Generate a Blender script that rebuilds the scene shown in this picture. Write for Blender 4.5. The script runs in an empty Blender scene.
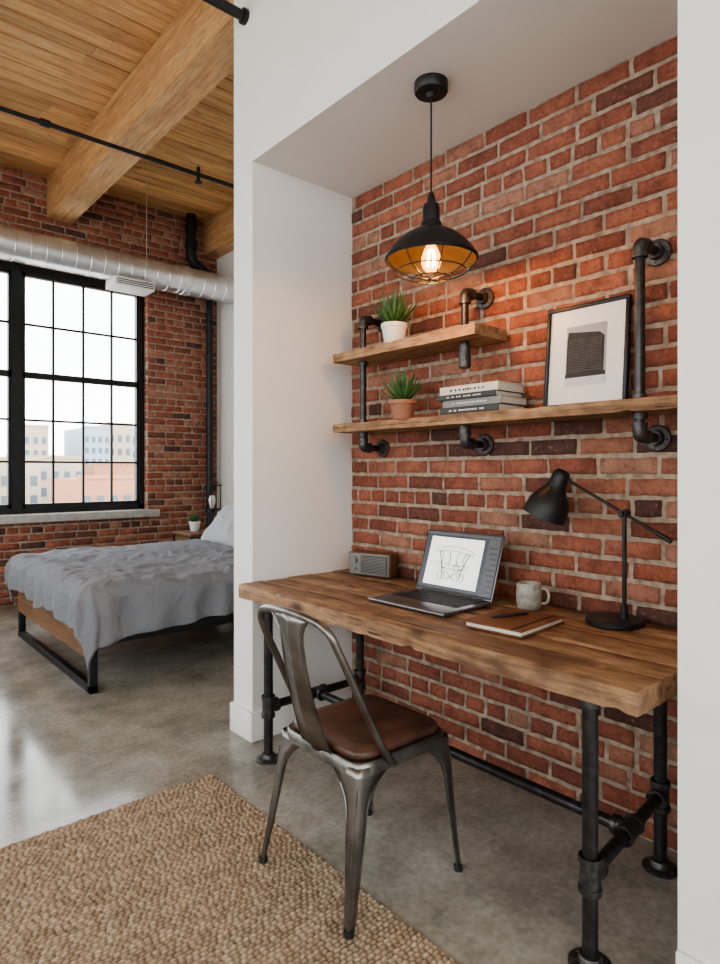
import bpy, bmesh, math, random
import numpy as np
from mathutils import Vector, Matrix, noise
random.seed(7)
V=Vector
S=bpy.context.scene
COL=S.collection
XF=[Matrix.Identity(4)]
PARTS=[]

# ---------------------------------------------------------------- materials
def newmat(name):
    m=bpy.data.materials.new(name); m.use_nodes=True
    nt=m.node_tree; b=nt.nodes['Principled BSDF']
    return m,nt,b
def N(nt,t,**kw):
    n=nt.nodes.new(t)
    for k,v in kw.items():
        if k in n.inputs: n.inputs[k].default_value=v
        else: setattr(n,k,v)
    return n
def L(nt,a,b): nt.links.new(a,b)
def c4(c): return (c[0],c[1],c[2],1)
def ramp(nt,stops):
    r=nt.nodes.new('ShaderNodeValToRGB'); e=r.color_ramp.elements
    e[0].position=stops[0][0]; e[0].color=c4(stops[0][1])
    e[1].position=stops[-1][0]; e[1].color=c4(stops[-1][1])
    for p,c in stops[1:-1]:
        x=e.new(p); x.color=c4(c)
    return r
def mixc(nt,fac,a,b,mode='MIX'):
    m=nt.nodes.new('ShaderNodeMix'); m.data_type='RGBA'; m.blend_type=mode
    if isinstance(fac,(int,float)): m.inputs[0].default_value=fac
    else: L(nt,fac,m.inputs[0])
    for i,x in ((6,a),(7,b)):
        if isinstance(x,tuple): m.inputs[i].default_value=c4(x)
        else: L(nt,x,m.inputs[i])
    return m.outputs[2]
def mapping(nt,scale=(1,1,1),src='Object'):
    tc=N(nt,'ShaderNodeTexCoord'); mp=N(nt,'ShaderNodeMapping')
    mp.inputs['Scale'].default_value=scale
    L(nt,tc.outputs[src],mp.inputs['Vector']); return mp.outputs[0]
def bump(nt,b,h,strength=.3,dist=.01):
    bp=N(nt,'ShaderNodeBump'); bp.inputs['Strength'].default_value=strength; bp.inputs['Distance'].default_value=dist
    L(nt,h,bp.inputs['Height']); L(nt,bp.outputs[0],b.inputs['Normal'])
def simple(name,col,rough=.5,metal=0,var=.12,scale=20,bs=0.0,emit=None,es=0,spec=None):
    m,nt,b=newmat(name)
    n=N(nt,'ShaderNodeTexNoise'); n.inputs['Scale'].default_value=scale; n.inputs['Detail'].default_value=5
    L(nt,mapping(nt),n.inputs['Vector'])
    lo=tuple(max(0,x*(1-var)) for x in col); hi=tuple(min(1,x*(1+var)) for x in col)
    r=ramp(nt,[(.3,lo),(.7,hi)]); L(nt,n.outputs['Fac'],r.inputs[0]); L(nt,r.outputs[0],b.inputs['Base Color'])
    b.inputs['Roughness'].default_value=rough; b.inputs['Metallic'].default_value=metal
    if spec is not None: b.inputs['Specular IOR Level'].default_value=spec
    if bs: bump(nt,b,n.outputs['Fac'],bs,.005)
    if emit: b.inputs['Emission Color'].default_value=c4(emit); b.inputs['Emission Strength'].default_value=es
    return m
def wood(name,dark,mid,light,axis,rough=.55,knots=.5,attr=False,fine=1.0,bs=.35,cracks=0,blotch=.7,pv=.72,spec=.5):
    m,nt,b=newmat(name)
    b.inputs['Specular IOR Level'].default_value=spec
    tc=N(nt,'ShaderNodeTexCoord'); oi=N(nt,'ShaderNodeObjectInfo')
    add=N(nt,'ShaderNodeVectorMath',operation='ADD')
    mul=N(nt,'ShaderNodeVectorMath',operation='SCALE'); mul.inputs['Scale'].default_value=13.7
    cb=N(nt,'ShaderNodeCombineXYZ')
    if attr:
        at=N(nt,'ShaderNodeAttribute',attribute_name='tone'); src=at.outputs['Fac']
    else: src=oi.outputs['Random']
    for i in range(3): L(nt,src,cb.inputs[i])
    L(nt,cb.outputs[0],mul.inputs[0]); L(nt,tc.outputs['Object'],add.inputs[0]); L(nt,mul.outputs[0],add.inputs[1])
    def mp(sl,sa):
        q=N(nt,'ShaderNodeMapping'); s=[sa]*3; s['XYZ'.index(axis)]=sl
        q.inputs['Scale'].default_value=s; L(nt,add.outputs[0],q.inputs[0]); return q.outputs[0]
    n1=N(nt,'ShaderNodeTexNoise'); n1.inputs['Scale'].default_value=1; n1.inputs['Detail'].default_value=7; n1.inputs['Distortion'].default_value=1.0; n1.inputs['Roughness'].default_value=.6
    L(nt,mp(1.3*fine,17*fine),n1.inputs['Vector'])
    n2=N(nt,'ShaderNodeTexNoise'); n2.inputs['Scale'].default_value=1; n2.inputs['Detail'].default_value=8; n2.inputs['Roughness'].default_value=.7
    L(nt,mp(5*fine,130*fine),n2.inputs['Vector'])
    n3=N(nt,'ShaderNodeTexNoise'); n3.inputs['Scale'].default_value=1; n3.inputs['Detail'].default_value=3
    L(nt,mp(2.2,4.5),n3.inputs['Vector'])
    r1=ramp(nt,[(.28,dark),(.47,mid),(.7,light)]); L(nt,n1.outputs['Fac'],r1.inputs[0])
    r2=ramp(nt,[(.3,(.42,.39,.37)),(.6,(1,1,1))]); L(nt,n2.outputs['Fac'],r2.inputs[0])
    c=mixc(nt,.8,r1.outputs[0],r2.outputs[0],'MULTIPLY')
    r3=ramp(nt,[(.3,(.5,.45,.42)),(.5,(1,1,1))]); L(nt,n3.outputs['Fac'],r3.inputs[0])
    c=mixc(nt,knots*.8,c,r3.outputs[0],'MULTIPLY')
    vo=N(nt,'ShaderNodeTexVoronoi'); vo.inputs['Scale'].default_value=1; L(nt,mp(3.2,7),vo.inputs['Vector'])
    rv=ramp(nt,[(.05,(.10,.07,.05)),(.10,(.5,.45,.4)),(.2,(1,1,1))]); L(nt,vo.outputs['Distance'],rv.inputs[0])
    c=mixc(nt,knots,c,rv.outputs[0],'MULTIPLY')
    h=n2.outputs['Fac']
    if cracks:
        n4=N(nt,'ShaderNodeTexNoise'); n4.inputs['Scale'].default_value=1; n4.inputs['Detail'].default_value=4; n4.inputs['Distortion'].default_value=.3
        L(nt,mp(1.6,60),n4.inputs['Vector'])
        r4=ramp(nt,[(.32,(.12,.09,.07)),(.37,(1,1,1))]); L(nt,n4.outputs['Fac'],r4.inputs[0])
        c=mixc(nt,cracks,c,r4.outputs[0],'MULTIPLY')
        n5=N(nt,'ShaderNodeTexNoise'); n5.inputs['Scale'].default_value=1; n5.inputs['Detail'].default_value=6
        L(nt,mp(14,24),n5.inputs['Vector'])
        r5=ramp(nt,[(.35,(.66,.62,.60)),(.6,(1.08,1.08,1.08))]); L(nt,n5.outputs['Fac'],r5.inputs[0])
        c=mixc(nt,blotch,c,r5.outputs[0],'MULTIPLY')
        mm=N(nt,'ShaderNodeMath',operation='MULTIPLY'); L(nt,n2.outputs['Fac'],mm.inputs[0]); L(nt,r4.outputs[0],mm.inputs[1]); h=mm.outputs[0]
    rr=ramp(nt,[(0,(pv,pv*.98,pv*.95)),(1,(1.0,1.0,1.0))]); L(nt,src,rr.inputs[0])
    c=mixc(nt,1.0,c,rr.outputs[0],'MULTIPLY')
    L(nt,c,b.inputs['Base Color']); b.inputs['Roughness'].default_value=rough
    bump(nt,b,h,bs,.004)
    return m
def brickmat():
    m,nt,b=newmat('brick_clay')
    at=N(nt,'ShaderNodeAttribute',attribute_name='tone')
    r=ramp(nt,[(0,(.12,.052,.040)),(.2,(.22,.074,.048)),(.48,(.325,.105,.064)),(.78,(.385,.140,.086)),(1,(.40,.20,.135))]); L(nt,at.outputs['Fac'],r.inputs[0])
    v=mapping(nt)
    n=N(nt,'ShaderNodeTexNoise'); n.inputs['Scale'].default_value=14; n.inputs['Detail'].default_value=8; n.inputs['Roughness'].default_value=.65; L(nt,v,n.inputs['Vector'])
    rn=ramp(nt,[(.3,(.5,.47,.47)),(.6,(1.08,1.08,1.08))]); L(nt,n.outputs['Fac'],rn.inputs[0])
    c=mixc(nt,.9,r.outputs[0],rn.outputs[0],'MULTIPLY')
    n2=N(nt,'ShaderNodeTexNoise'); n2.inputs['Scale'].default_value=60; n2.inputs['Detail'].default_value=7; n2.inputs['Roughness'].default_value=.72; L(nt,v,n2.inputs['Vector'])
    r2=ramp(nt,[(.56,(0,0,0)),(.74,(.6,.6,.6))]); L(nt,n2.outputs['Fac'],r2.inputs[0])
    c=mixc(nt,r2.outputs[0],c,(.46,.30,.215))
    r3=ramp(nt,[(.3,(.75,.75,.75)),(.46,(0,0,0))]); L(nt,n2.outputs['Fac'],r3.inputs[0])
    c=mixc(nt,r3.outputs[0],c,(.07,.03,.023))
    L(nt,c,b.inputs['Base Color']); b.inputs['Roughness'].default_value=.85
    bump(nt,b,n2.outputs['Fac'],1.0,.010)
    return m
def mortarmat():
    m,nt,b=newmat('mortar'); v=mapping(nt)
    n=N(nt,'ShaderNodeTexNoise'); n.inputs['Scale'].default_value=30; n.inputs['Detail'].default_value=8; L(nt,v,n.inputs['Vector'])
    r=ramp(nt,[(.3,(.21,.155,.115)),(.7,(.44,.35,.27))]); L(nt,n.outputs['Fac'],r.inputs[0]); L(nt,r.outputs[0],b.inputs['Base Color'])
    b.inputs['Roughness'].default_value=.95; bump(nt,b,n.outputs['Fac'],.8,.01)
    return m
def concretemat():
    m,nt,b=newmat('polished_concrete'); v=mapping(nt)
    n=N(nt,'ShaderNodeTexNoise'); n.inputs['Scale'].default_value=2.3; n.inputs['Detail'].default_value=11; n.inputs['Roughness'].default_value=.7; L(nt,v,n.inputs['Vector'])
    n2=N(nt,'ShaderNodeTexNoise'); n2.inputs['Scale'].default_value=45; n2.inputs['Detail'].default_value=6; L(nt,v,n2.inputs['Vector'])
    r=ramp(nt,[(.32,(.19,.172,.14)),(.5,(.32,.295,.248)),(.68,(.44,.412,.355))]); L(nt,n.outputs['Fac'],r.inputs[0])
    r2=ramp(nt,[(.3,(.76,.76,.76)),(.65,(1.06,1.06,1.06))]); L(nt,n2.outputs['Fac'],r2.inputs[0])
    L(nt,mixc(nt,.85,r.outputs[0],r2.outputs[0],'MULTIPLY'),b.inputs['Base Color'])
    rr=ramp(nt,[(.3,(.09,)*3),(.7,(.22,)*3)]); L(nt,n.outputs['Fac'],rr.inputs[0]); L(nt,rr.outputs[0],b.inputs['Roughness'])
    bump(nt,b,n.outputs['Fac'],.04,.01)
    return m
def leathermat(name,c1,c2,rough=.4,spec=.5):
    m,nt,b=newmat(name); v=mapping(nt)
    n=N(nt,'ShaderNodeTexNoise'); n.inputs['Scale'].default_value=9; n.inputs['Detail'].default_value=8; L(nt,v,n.inputs['Vector'])
    r=ramp(nt,[(.32,c1),(.68,c2)]); L(nt,n.outputs['Fac'],r.inputs[0]); L(nt,r.outputs[0],b.inputs['Base Color'])
    b.inputs['Roughness'].default_value=rough; b.inputs['Specular IOR Level'].default_value=spec
    vo=N(nt,'ShaderNodeTexVoronoi'); vo.inputs['Scale'].default_value=220; L(nt,v,vo.inputs['Vector']); bump(nt,b,vo.outputs['Distance'],.25,.002)
    return m
def glassmat():
    m=bpy.data.materials.new('window_glass'); m.use_nodes=True; nt=m.node_tree; nt.nodes.clear()
    o=N(nt,'ShaderNodeOutputMaterial'); t=N(nt,'ShaderNodeBsdfTransparent'); g=N(nt,'ShaderNodeBsdfGlossy'); g.inputs['Roughness'].default_value=.02
    t.inputs[0].default_value=(.96,.98,.98,1)
    x=N(nt,'ShaderNodeMixShader'); x.inputs[0].default_value=.04
    L(nt,t.outputs[0],x.inputs[1]); L(nt,g.outputs[0],x.inputs[2]); L(nt,x.outputs[0],o.inputs[0]); return m
def bulbmat():
    m=bpy.data.materials.new('amber_bulb_glass'); m.use_nodes=True; nt=m.node_tree; nt.nodes.clear()
    o=N(nt,'ShaderNodeOutputMaterial'); t=N(nt,'ShaderNodeBsdfTransparent'); t.inputs[0].default_value=(1,.8,.5,1)
    e=N(nt,'ShaderNodeEmission'); e.inputs[0].default_value=(1,.36,.07,1); e.inputs[1].default_value=7
    x=N(nt,'ShaderNodeMixShader'); x.inputs[0].default_value=.6
    L(nt,t.outputs[0],x.inputs[1]); L(nt,e.outputs[0],x.inputs[2]); L(nt,x.outputs[0],o.inputs[0]); return m
def jutemat():
    m,nt,b=newmat('jute_fibre')
    at=N(nt,'ShaderNodeAttribute',attribute_name='tone')
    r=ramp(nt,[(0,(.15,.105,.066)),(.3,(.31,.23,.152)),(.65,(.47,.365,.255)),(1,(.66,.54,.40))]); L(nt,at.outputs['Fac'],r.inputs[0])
    n=N(nt,'ShaderNodeTexNoise'); n.inputs['Scale'].default_value=1; n.inputs['Detail'].default_value=5; L(nt,mapping(nt,(150,420,300)),n.inputs['Vector'])
    rn=ramp(nt,[(.3,(.55,.52,.5)),(.65,(1.05,1.05,1.05))]); L(nt,n.outputs['Fac'],rn.inputs[0])
    L(nt,mixc(nt,.8,r.outputs[0],rn.outputs[0],'MULTIPLY'),b.inputs['Base Color']); b.inputs['Roughness'].default_value=.95
    bump(nt,b,n.outputs['Fac'],.6,.003); return m
def fabricmat(name,c,s=500):
    m,nt,b=newmat(name); v=mapping(nt)
    n=N(nt,'ShaderNodeTexNoise'); n.inputs['Scale'].default_value=s; n.inputs['Detail'].default_value=3; L(nt,v,n.inputs['Vector'])
    r=ramp(nt,[(.3,tuple(x*.85 for x in c)),(.7,tuple(x*1.12 for x in c))]); L(nt,n.outputs['Fac'],r.inputs[0]); L(nt,r.outputs[0],b.inputs['Base Color'])
    b.inputs['Roughness'].default_value=.95
    n2=N(nt,'ShaderNodeTexNoise'); n2.inputs['Scale'].default_value=9; n2.inputs['Detail'].default_value=7; n2.inputs['Distortion'].default_value=.8; L(nt,v,n2.inputs['Vector'])
    bump(nt,b,n2.outputs['Fac'],.6,.045); return m

M=dict(
 brick=brickmat(), mortar=mortarmat(), floor=concretemat(),
 white=simple('white_paint',(.78,.77,.745),.75,var=.02,scale=3),
 trim=simple('trim_paint',(.80,.79,.77),.45,var=.01),
 black=simple('black_steel',(.018,.018,.02),.42,.3,var=.2),
 pipe=simple('dark_iron_pipe',(.05,.048,.05),.34,.75,var=.35,scale=35,bs=.15),
 iron=simple('cast_iron_fitting',(.085,.08,.08),.42,.75,var=.4,scale=60,bs=.3),
 gal=simple('galvanized_duct',(.70,.71,.72),.33,.8,var=.12,scale=8),
 gun=simple('gunmetal',(.20,.19,.175),.33,.92,var=.4,scale=11),
 leather=leathermat('brown_leather',(.045,.023,.016),(.115,.054,.036)),
 tan=leathermat('tan_leather',(.15,.065,.032),(.23,.105,.052),.7,.2),
 desk=wood('reclaimed_desk_wood',(.20,.105,.055),(.41,.24,.13),(.56,.365,.215),'Y',rough=.6,knots=.8,bs=.8,cracks=.9,blotch=.9,pv=.68),
 shelf=wood('reclaimed_shelf_wood',(.20,.11,.058),(.40,.235,.125),(.54,.35,.20),'Y',rough=.65,knots=.65,bs=.7,cracks=.8,blotch=.9),
 beam=wood('timber_beam_wood',(.50,.26,.11),(.70,.40,.185),(.80,.52,.27),'Y',rough=.6,knots=.25,fine=.7,cracks=.5,blotch=.25),
 plank=wood('ceiling_board_wood',(.50,.24,.09),(.76,.42,.175),(.86,.56,.27),'X',rough=.6,knots=.35,attr=True,pv=.66),
 bedwood=wood('bed_frame_wood',(.12,.062,.03),(.23,.12,.06),(.32,.185,.095),'Y',rough=.5,knots=.3),
 glass=glassmat(), bulb=bulbmat(), jute=jutemat(),
 duvet=fabricmat('grey_linen',(.195,.198,.215)), pillow=fabricmat('light_grey_linen',(.38,.39,.42)), sheet=fabricmat('mattress_fabric',(.6,.6,.6)),
 concrete=simple('concrete_sill',(.42,.40,.37),.8,var=.15,bs=.2),
 ceramic=simple('white_ceramic',(.74,.72,.68),.35,var=.03),
 stone=simple('stoneware_glaze',(.30,.28,.245),.4,var=.25,scale=60),
 terra=simple('terracotta',(.34,.165,.105),.8,var=.2,scale=30),
 leaf=simple('succulent_leaf',(.055,.13,.04),.45,var=.5,scale=25),
 soil=simple('soil',(.04,.025,.015),1,var=.5,scale=100),
 alu=simple('space_grey_aluminium',(.25,.25,.265),.32,.9,var=.03),
 key=simple('keyboard_keys',(.02,.02,.022),.5,var=.1),
 screen=simple('screen_ui',(.025,.026,.03),.25,var=.05,emit=(.05,.055,.065),es=1.0),
 panel=simple('screen_panel',(.06,.06,.065),.3,var=.05,emit=(.07,.072,.08),es=.8),
 canvas=simple('screen_canvas',(.7,.7,.7),.3,var=.01,emit=(.9,.92,.95),es=.75),
 ink=simple('screen_ink',(.02,.02,.02),.5,var=.1),
 paper=simple('paper',(.62,.57,.48),.9,var=.04),
 cover1=simple('book_cover_ivory',(.62,.59,.53),.6,var=.03), cover2=simple('book_cover_grey',(.24,.24,.23),.6,var=.05), cover3=simple('book_cover_black',(.03,.03,.033),.5,var=.05),
 copper=simple('dark_bronze_lining',(.030,.020,.014),.40,.3,var=.25,scale=15),
 filament=simple('filament',(1,.6,.2),.5,emit=(1,.62,.25),es=160),
 mesh=simple('speaker_grille',(.22,.21,.20),.6,.3,var=.15,scale=300,bs=.4),
 walnut=wood('walnut',(.07,.035,.018),(.14,.07,.035),(.20,.11,.06),'Y',rough=.45,knots=.1),
 cord=simple('black_cord',(.01,.01,.01),.6,var=.1),
 photog=simple('print_grey',(.38,.38,.38),.7,var=.15,scale=12), photod=simple('print_dark',(.03,.03,.032),.7,var=.2), photol=simple('print_light',(.58,.58,.58),.7,var=.05), photom=simple('print_midgrey',(.10,.10,.10),.7,var=.3,scale=40),
 bld1=simple('facade_beige',(.42,.34,.26),.9,var=.05,scale=.1), bld2=simple('facade_glass_blue',(.28,.36,.43),.6,var=.05,scale=.1), bld3=simple('facade_orange_brick',(.42,.20,.12),.9,var=.05,scale=.1), bldw=simple('facade_windows',(.09,.12,.15),.4,var=.1), street=simple('street_ground',(.5,.5,.5),.9,var=.1,scale=.1),
)

# ---------------------------------------------------------------- mesh helpers
def mk(name,verts,faces,mat,smooth=True,angle=38,tone=None,raw=False):
    me=bpy.data.meshes.new(name)
    X=XF[0]
    if not raw: verts=[X@V(v) for v in verts]
    me.from_pydata([tuple(v) for v in verts],[],faces); me.update()
    if tone is not None:
        a=me.attributes.new('tone','FLOAT','POINT'); a.data.foreach_set('value',tone)
    if smooth:
        me.polygons.foreach_set('use_smooth',[True]*len(me.polygons))
        if angle: me.set_sharp_from_angle(angle=math.radians(angle))
    o=bpy.data.objects.new(name,me); COL.objects.link(o)
    if mat is not None: me.materials.append(mat)
    PARTS.append(o); return o
def fixn(o):
    bm=bmesh.new(); bm.from_mesh(o.data); bmesh.ops.recalc_face_normals(bm,faces=bm.faces); bm.to_mesh(o.data); bm.free(); return o
def group(name,fn,*a,**k):
    global PARTS
    PARTS=[]; fn(*a,**k); ps=PARTS; PARTS=[]
    lo=V((1e9,)*3); hi=V((-1e9,)*3)
    for p in ps:
        for v in p.data.vertices:
            w=v.co
            for i in range(3): lo[i]=min(lo[i],w[i]); hi[i]=max(hi[i],w[i])
    e=bpy.data.objects.new(name,None); e.empty_display_size=.05; COL.objects.link(e)
    e.location=((lo.x+hi.x)/2,(lo.y+hi.y)/2,lo.z)
    mi=Matrix.Translation(e.location).inverted()
    for p in ps:
        p.parent=e; p.matrix_parent_inverse=mi
    return e
def box(name,x0,x1,y0,y1,z0,z1,mat,bev=0.0,seg=2):
    bm=bmesh.new(); bmesh.ops.create_cube(bm,size=1)
    for v in bm.verts: v.co=V(((x0+x1)/2+v.co.x*(x1-x0),(y0+y1)/2+v.co.y*(y1-y0),(z0+z1)/2+v.co.z*(z1-z0)))
    if bev: bmesh.ops.bevel(bm,geom=bm.edges[:]+bm.verts[:],offset=bev,segments=seg,affect='EDGES',profile=.5)
    vs=[v.co.copy() for v in bm.verts]; bm.verts.index_update(); fs=[[v.index for v in f.verts] for f in bm.faces]; bm.free()
    return mk(name,vs,fs,mat,smooth=bool(bev),angle=50)
def rough_plank(name,x0,x1,y0,y1,z0,z1,mat,amp=.003,chip=.006,seed=0,dens=.03):
    n=max(8,int((y1-y0)/dens)); h=z1-z0; prof=[(x0,z0),(x0-.0,z0+h*.3),(x0,z0+h*.65),(x0,z1-.004),(x0+.006,z1),((x0+x1)/2,z1),(x1-.006,z1),(x1,z1-.004),(x1,z0)]
    vs=[];fs=[]
    for i in range(n+1):
        y=y0+(y1-y0)*i/n
        for j,(x,z) in enumerate(prof):
            q=V((x*9+seed,y*9,z*30)); d=noise.noise(q)*amp+noise.noise(q*4)*amp*.5
            dd=max(0,noise.noise(V((seed+j*.35,y*14,3)))-.2)*chip*2.4
            f=j<5
            xx=x+(d if j!=5 else 0)+(dd if f else 0); zz=z+(noise.noise(q+V((5,5,5)))*amp*.4)
            if j in(3,4): zz-=dd*.7
            if j==0: zz+=dd*.6
            yy=y+(noise.noise(V((x*30,z*40,seed)))*amp if i in(0,n) else 0)
            vs.append((xx,yy,zz))
    m=len(prof)
    for i in range(n):
        for j in range(m):
            a=i*m+j;b=i*m+(j+1)%m; fs.append((a,b,b+m,a+m))
    fs.append(list(range(m))[::-1]); fs.append([n*m+j for j in range(m)])
    return fixn(mk(name,vs,fs,mat,angle=40))
def sweep(name,pts,r,mat,n=12,cap=True,flat=None,angle=60):
    pts=[V(p) for p in pts]; k=len(pts)
    rs=r if isinstance(r,(list,tuple)) else [r]*k
    T=[]
    for i in range(k):
        t=pts[min(i+1,k-1)]-pts[max(i-1,0)]; T.append(t.normalized())
    up=V((0,0,1)) if abs(T[0].z)<.9 else V((1,0,0))
    u=(up-T[0]*up.dot(T[0])).normalized(); vs=[];fs=[]
    for i in range(k):
        u=(u-T[i]*u.dot(T[i])).normalized(); w=T[i].cross(u)
        f=flat if flat else 1
        for j in range(n):
            a=2*math.pi*j/n; vs.append(pts[i]+(u*math.cos(a)*f+w*math.sin(a))*rs[i])
    for i in range(k-1):
        for j in range(n):
            a=i*n+j;b=i*n+(j+1)%n; fs.append((a,b,b+n,a+n))
    if cap: fs.append(list(range(n))[::-1]); fs.append([(k-1)*n+j for j in range(n)])
    return fixn(mk(name,vs,fs,mat,angle=angle))
def rpath(pts,r=.03,n=6,closed=False):
    pts=[V(p) for p in pts]; out=[pts[0]]
    for i in range(1,len(pts)-1):
        p=pts[i]; a=(pts[i-1]-p); b=(pts[i+1]-p); rr=min(r,a.length*.49,b.length*.49)
        A=p+a.normalized()*rr; B=p+b.normalized()*rr
        for k in range(n+1):
            t=k/n; out.append(A*(1-t)**2+p*2*t*(1-t)+B*t*t)
    out.append(pts[-1]); return out
def smoothpath(ctrl,n=8):
    P=[V(p) for p in ctrl]; P=[P[0]*2-P[1]]+P+[P[-1]*2-P[-2]]; out=[]
    for i in range(1,len(P)-2):
        for k in range(n):
            t=k/n; a,b,c,d=P[i-1],P[i],P[i+1],P[i+2]
            out.append(.5*((2*b)+(c-a)*t+(2*a-5*b+4*c-d)*t*t+(3*b-a-3*c+d)*t**3))
    out.append(P[-2]); return out
def lathe(name,prof,c,mat,axis=(0,0,1),seg=32,angle=35):
    ax=V(axis).normalized(); up=V((0,0,1)) if abs(ax.z)<.9 else V((1,0,0))
    u=(up-ax*up.dot(ax)).normalized(); w=ax.cross(u); c=V(c); vs=[];fs=[]; k=len(prof)
    for (r,h) in prof:
        for j in range(seg):
            a=2*math.pi*j/seg; vs.append(c+ax*h+(u*math.cos(a)+w*math.sin(a))*max(r,1e-5))
    for i in range(k-1):
        for j in range(seg):
            a=i*seg+j;b=i*seg+(j+1)%seg; fs.append((a,b,b+seg,a+seg))
    return fixn(mk(name,vs,fs,mat,angle=angle))
def cyl(name,p0,p1,r,mat,n=16): return sweep(name,[p0,p1],r,mat,n=n,angle=50)
def boxes(name,bl,mat):
    vs=[];fs=[]
    for (x0,x1,y0,y1,z0,z1) in bl:
        b=len(vs)
        vs+=[(x0,y0,z0),(x1,y0,z0),(x1,y1,z0),(x0,y1,z0),(x0,y0,z1),(x1,y0,z1),(x1,y1,z1),(x0,y1,z1)]
        fs+=[(b,b+3,b+2,b+1),(b+4,b+5,b+6,b+7),(b,b+1,b+5,b+4),(b+1,b+2,b+6,b+5),(b+2,b+3,b+7,b+6),(b+3,b,b+4,b+7)]
    return mk(name,vs,fs,mat,smooth=False)
def wallpanel(name,axis,p0,p1,a0,a1,z0,z1,holes,mat):
    As=sorted({a0,a1}|{h[0] for h in holes}|{h[1] for h in holes}); Zs=sorted({z0,z1}|{h[2] for h in holes}|{h[3] for h in holes}); bl=[]
    for i in range(len(As)-1):
        for j in range(len(Zs)-1):
            am=(As[i]+As[i+1])/2; zm=(Zs[j]+Zs[j+1])/2
            if any(h[0]<am<h[1] and h[2]<zm<h[3] for h in holes): continue
            if axis=='Y': bl.append((As[i],As[i+1],p0,p1,Zs[j],Zs[j+1]))
            else: bl.append((p0,p1,As[i],As[i+1],Zs[j],Zs[j+1]))
    return boxes(name,bl,mat)
def brickfield(name,axis,face,sgn,a0,a1,z0,z1,holes,nx,nz,seed,blen=.207,joint=.012,ch=.0745):
    rg=random.Random(seed); vs=[];fs=[];rn=[]
    nrow=int(round((z1-z0)/ch)); ch=(z1-z0)/nrow; bh=ch-joint
    def P(a,z,d):
        return (face+sgn*d,a,z) if axis=='X' else (a,face+sgn*d,z)
    for row in range(nrow):
        zb=z0+row*ch+joint*.5; zt=min(zb+bh,z1); zm=(zb+zt)/2
        iv=[(a0,a1)]
        for h in holes:
            if h[2]<zm+.03 and zm-.03<h[3]:
                nv=[]
                for (s,e) in iv:
                    if h[0]>s: nv.append((s,min(e,h[0])))
                    if h[1]<e: nv.append((max(s,h[1]),e))
                iv=[x for x in nv if x[1]-x[0]>.02]
        for (s,e) in iv:
            header=(row%6==3)
            bl=(blen-joint)/2 if header else blen
            a=s-((row%2)*.5*(blen+joint))-(.03*rg.random())
            while a<e:
                L0=bl*(1+rg.uniform(-.06,.06)); jj=joint*rg.uniform(.7,1.25); b0=max(a,s); b1=min(a+L0,e); a=a+L0+jj
                if b1-b0<.025: continue
                col=min(1,max(0,rg.gauss(.52,.28))); off=rg.uniform(-.0025,.004); tilt=rg.uniform(-.002,.002); ts=rg.uniform(-.0014,.0014)
                base=len(vs); W=nx+3; H=nz+3; inset=.004
                us=[0]+[ (inset/(b1-b0)) + (1-2*inset/(b1-b0))*i/nx for i in range(nx+1)]+[1]
                ws=[0]+[ (inset/(zt-zb)) + (1-2*inset/(zt-zb))*i/nz for i in range(nz+1)]+[1]
                for j in range(H):
                    for i in range(W):
                        aa=b0+(b1-b0)*us[i]; zz=zb+(zt-zb)*ws[j]+ts*(us[i]*2-1)
                        q=V((aa*22+row*3.1,zz*22,seed))
                        edge=(i in(0,W-1)) or (j in(0,H-1)); corner=(i in(0,W-1)) and (j in(0,H-1))
                        d=off+tilt*(us[i]-.5)+noise.noise(q*1.6)*.0024
                        if edge: d-=.015
                        elif i in(1,W-2) or j in(1,H-2): d-=.001+max(0,noise.noise(q*2))*.005
                        aa+=noise.noise(q+V((9,1,2)))*.0045+noise.noise(q*3)*.0018; zz+=noise.noise(q+V((3,7,1)))*.0035+noise.noise(q*3+V((2,2,2)))*.0018
                        if corner: aa+=(.002 if i==0 else -.002); zz+=(.002 if j==0 else -.002)
                        vs.append(P(aa,zz,d)); rn.append(col)
                for j in range(H-1):
                    for i in range(W-1):
                        k=base+j*W+i; fs.append((k,k+1,k+1+W,k+W))
    return mk(name,vs,fs,M['brick'],tone=rn,angle=None)

# ---------------------------------------------------------------- room dimensions
CEIL=4.2; YW=6.72; XR=3.6; XL=-3.2; YB=-2.6; XN=2.2; XF_=1.58; YP=2.6; YP2=2.775; SOF=2.78; YR=.64

boxes('floor',[(XL-.2,XR+.2,YB-.2,YW+.3,-.1,0)],M['floor'])
def ceilboards():
    rg=random.Random(3); vs=[];fs=[];rn=[]; w=.135; y=YB; 
    while y<YW:
        x=XL-rg.random()*2
        while x<XR:
            l=rg.uniform(2.2,3.8); x0=max(x,XL); x1=min(x+l,XR); x+=l
            if x1-x0<.1: continue
            y1=min(y+w-.006,YW); b=len(vs); c=rg.random(); g=.009; z=CEIL; dz=rg.uniform(0,.004)
            sec=[(y,z+.03),(y,z+g),(y+g,z-dz),(y1-g,z-dz),(y1,z+g),(y1,z+.03)]
            for xx in (x0+.001,x1-.001):
                for (yy,zz) in sec: vs.append((xx,yy,zz)); rn.append(c)
            for i in range(5): fs.append((b+i,b+i+1,b+i+7,b+i+6))
        y+=w
    mk('boards',vs,fs,M['plank'],tone=rn,smooth=False)
    boxes('light_block_slab',[(XL-.2,XR+.2,YB-.2,YW+.3,CEIL+.03,CEIL+.15)],M['black'])  # unseen slab added above the boards to block light
group('ceiling',ceilboards)

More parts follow.
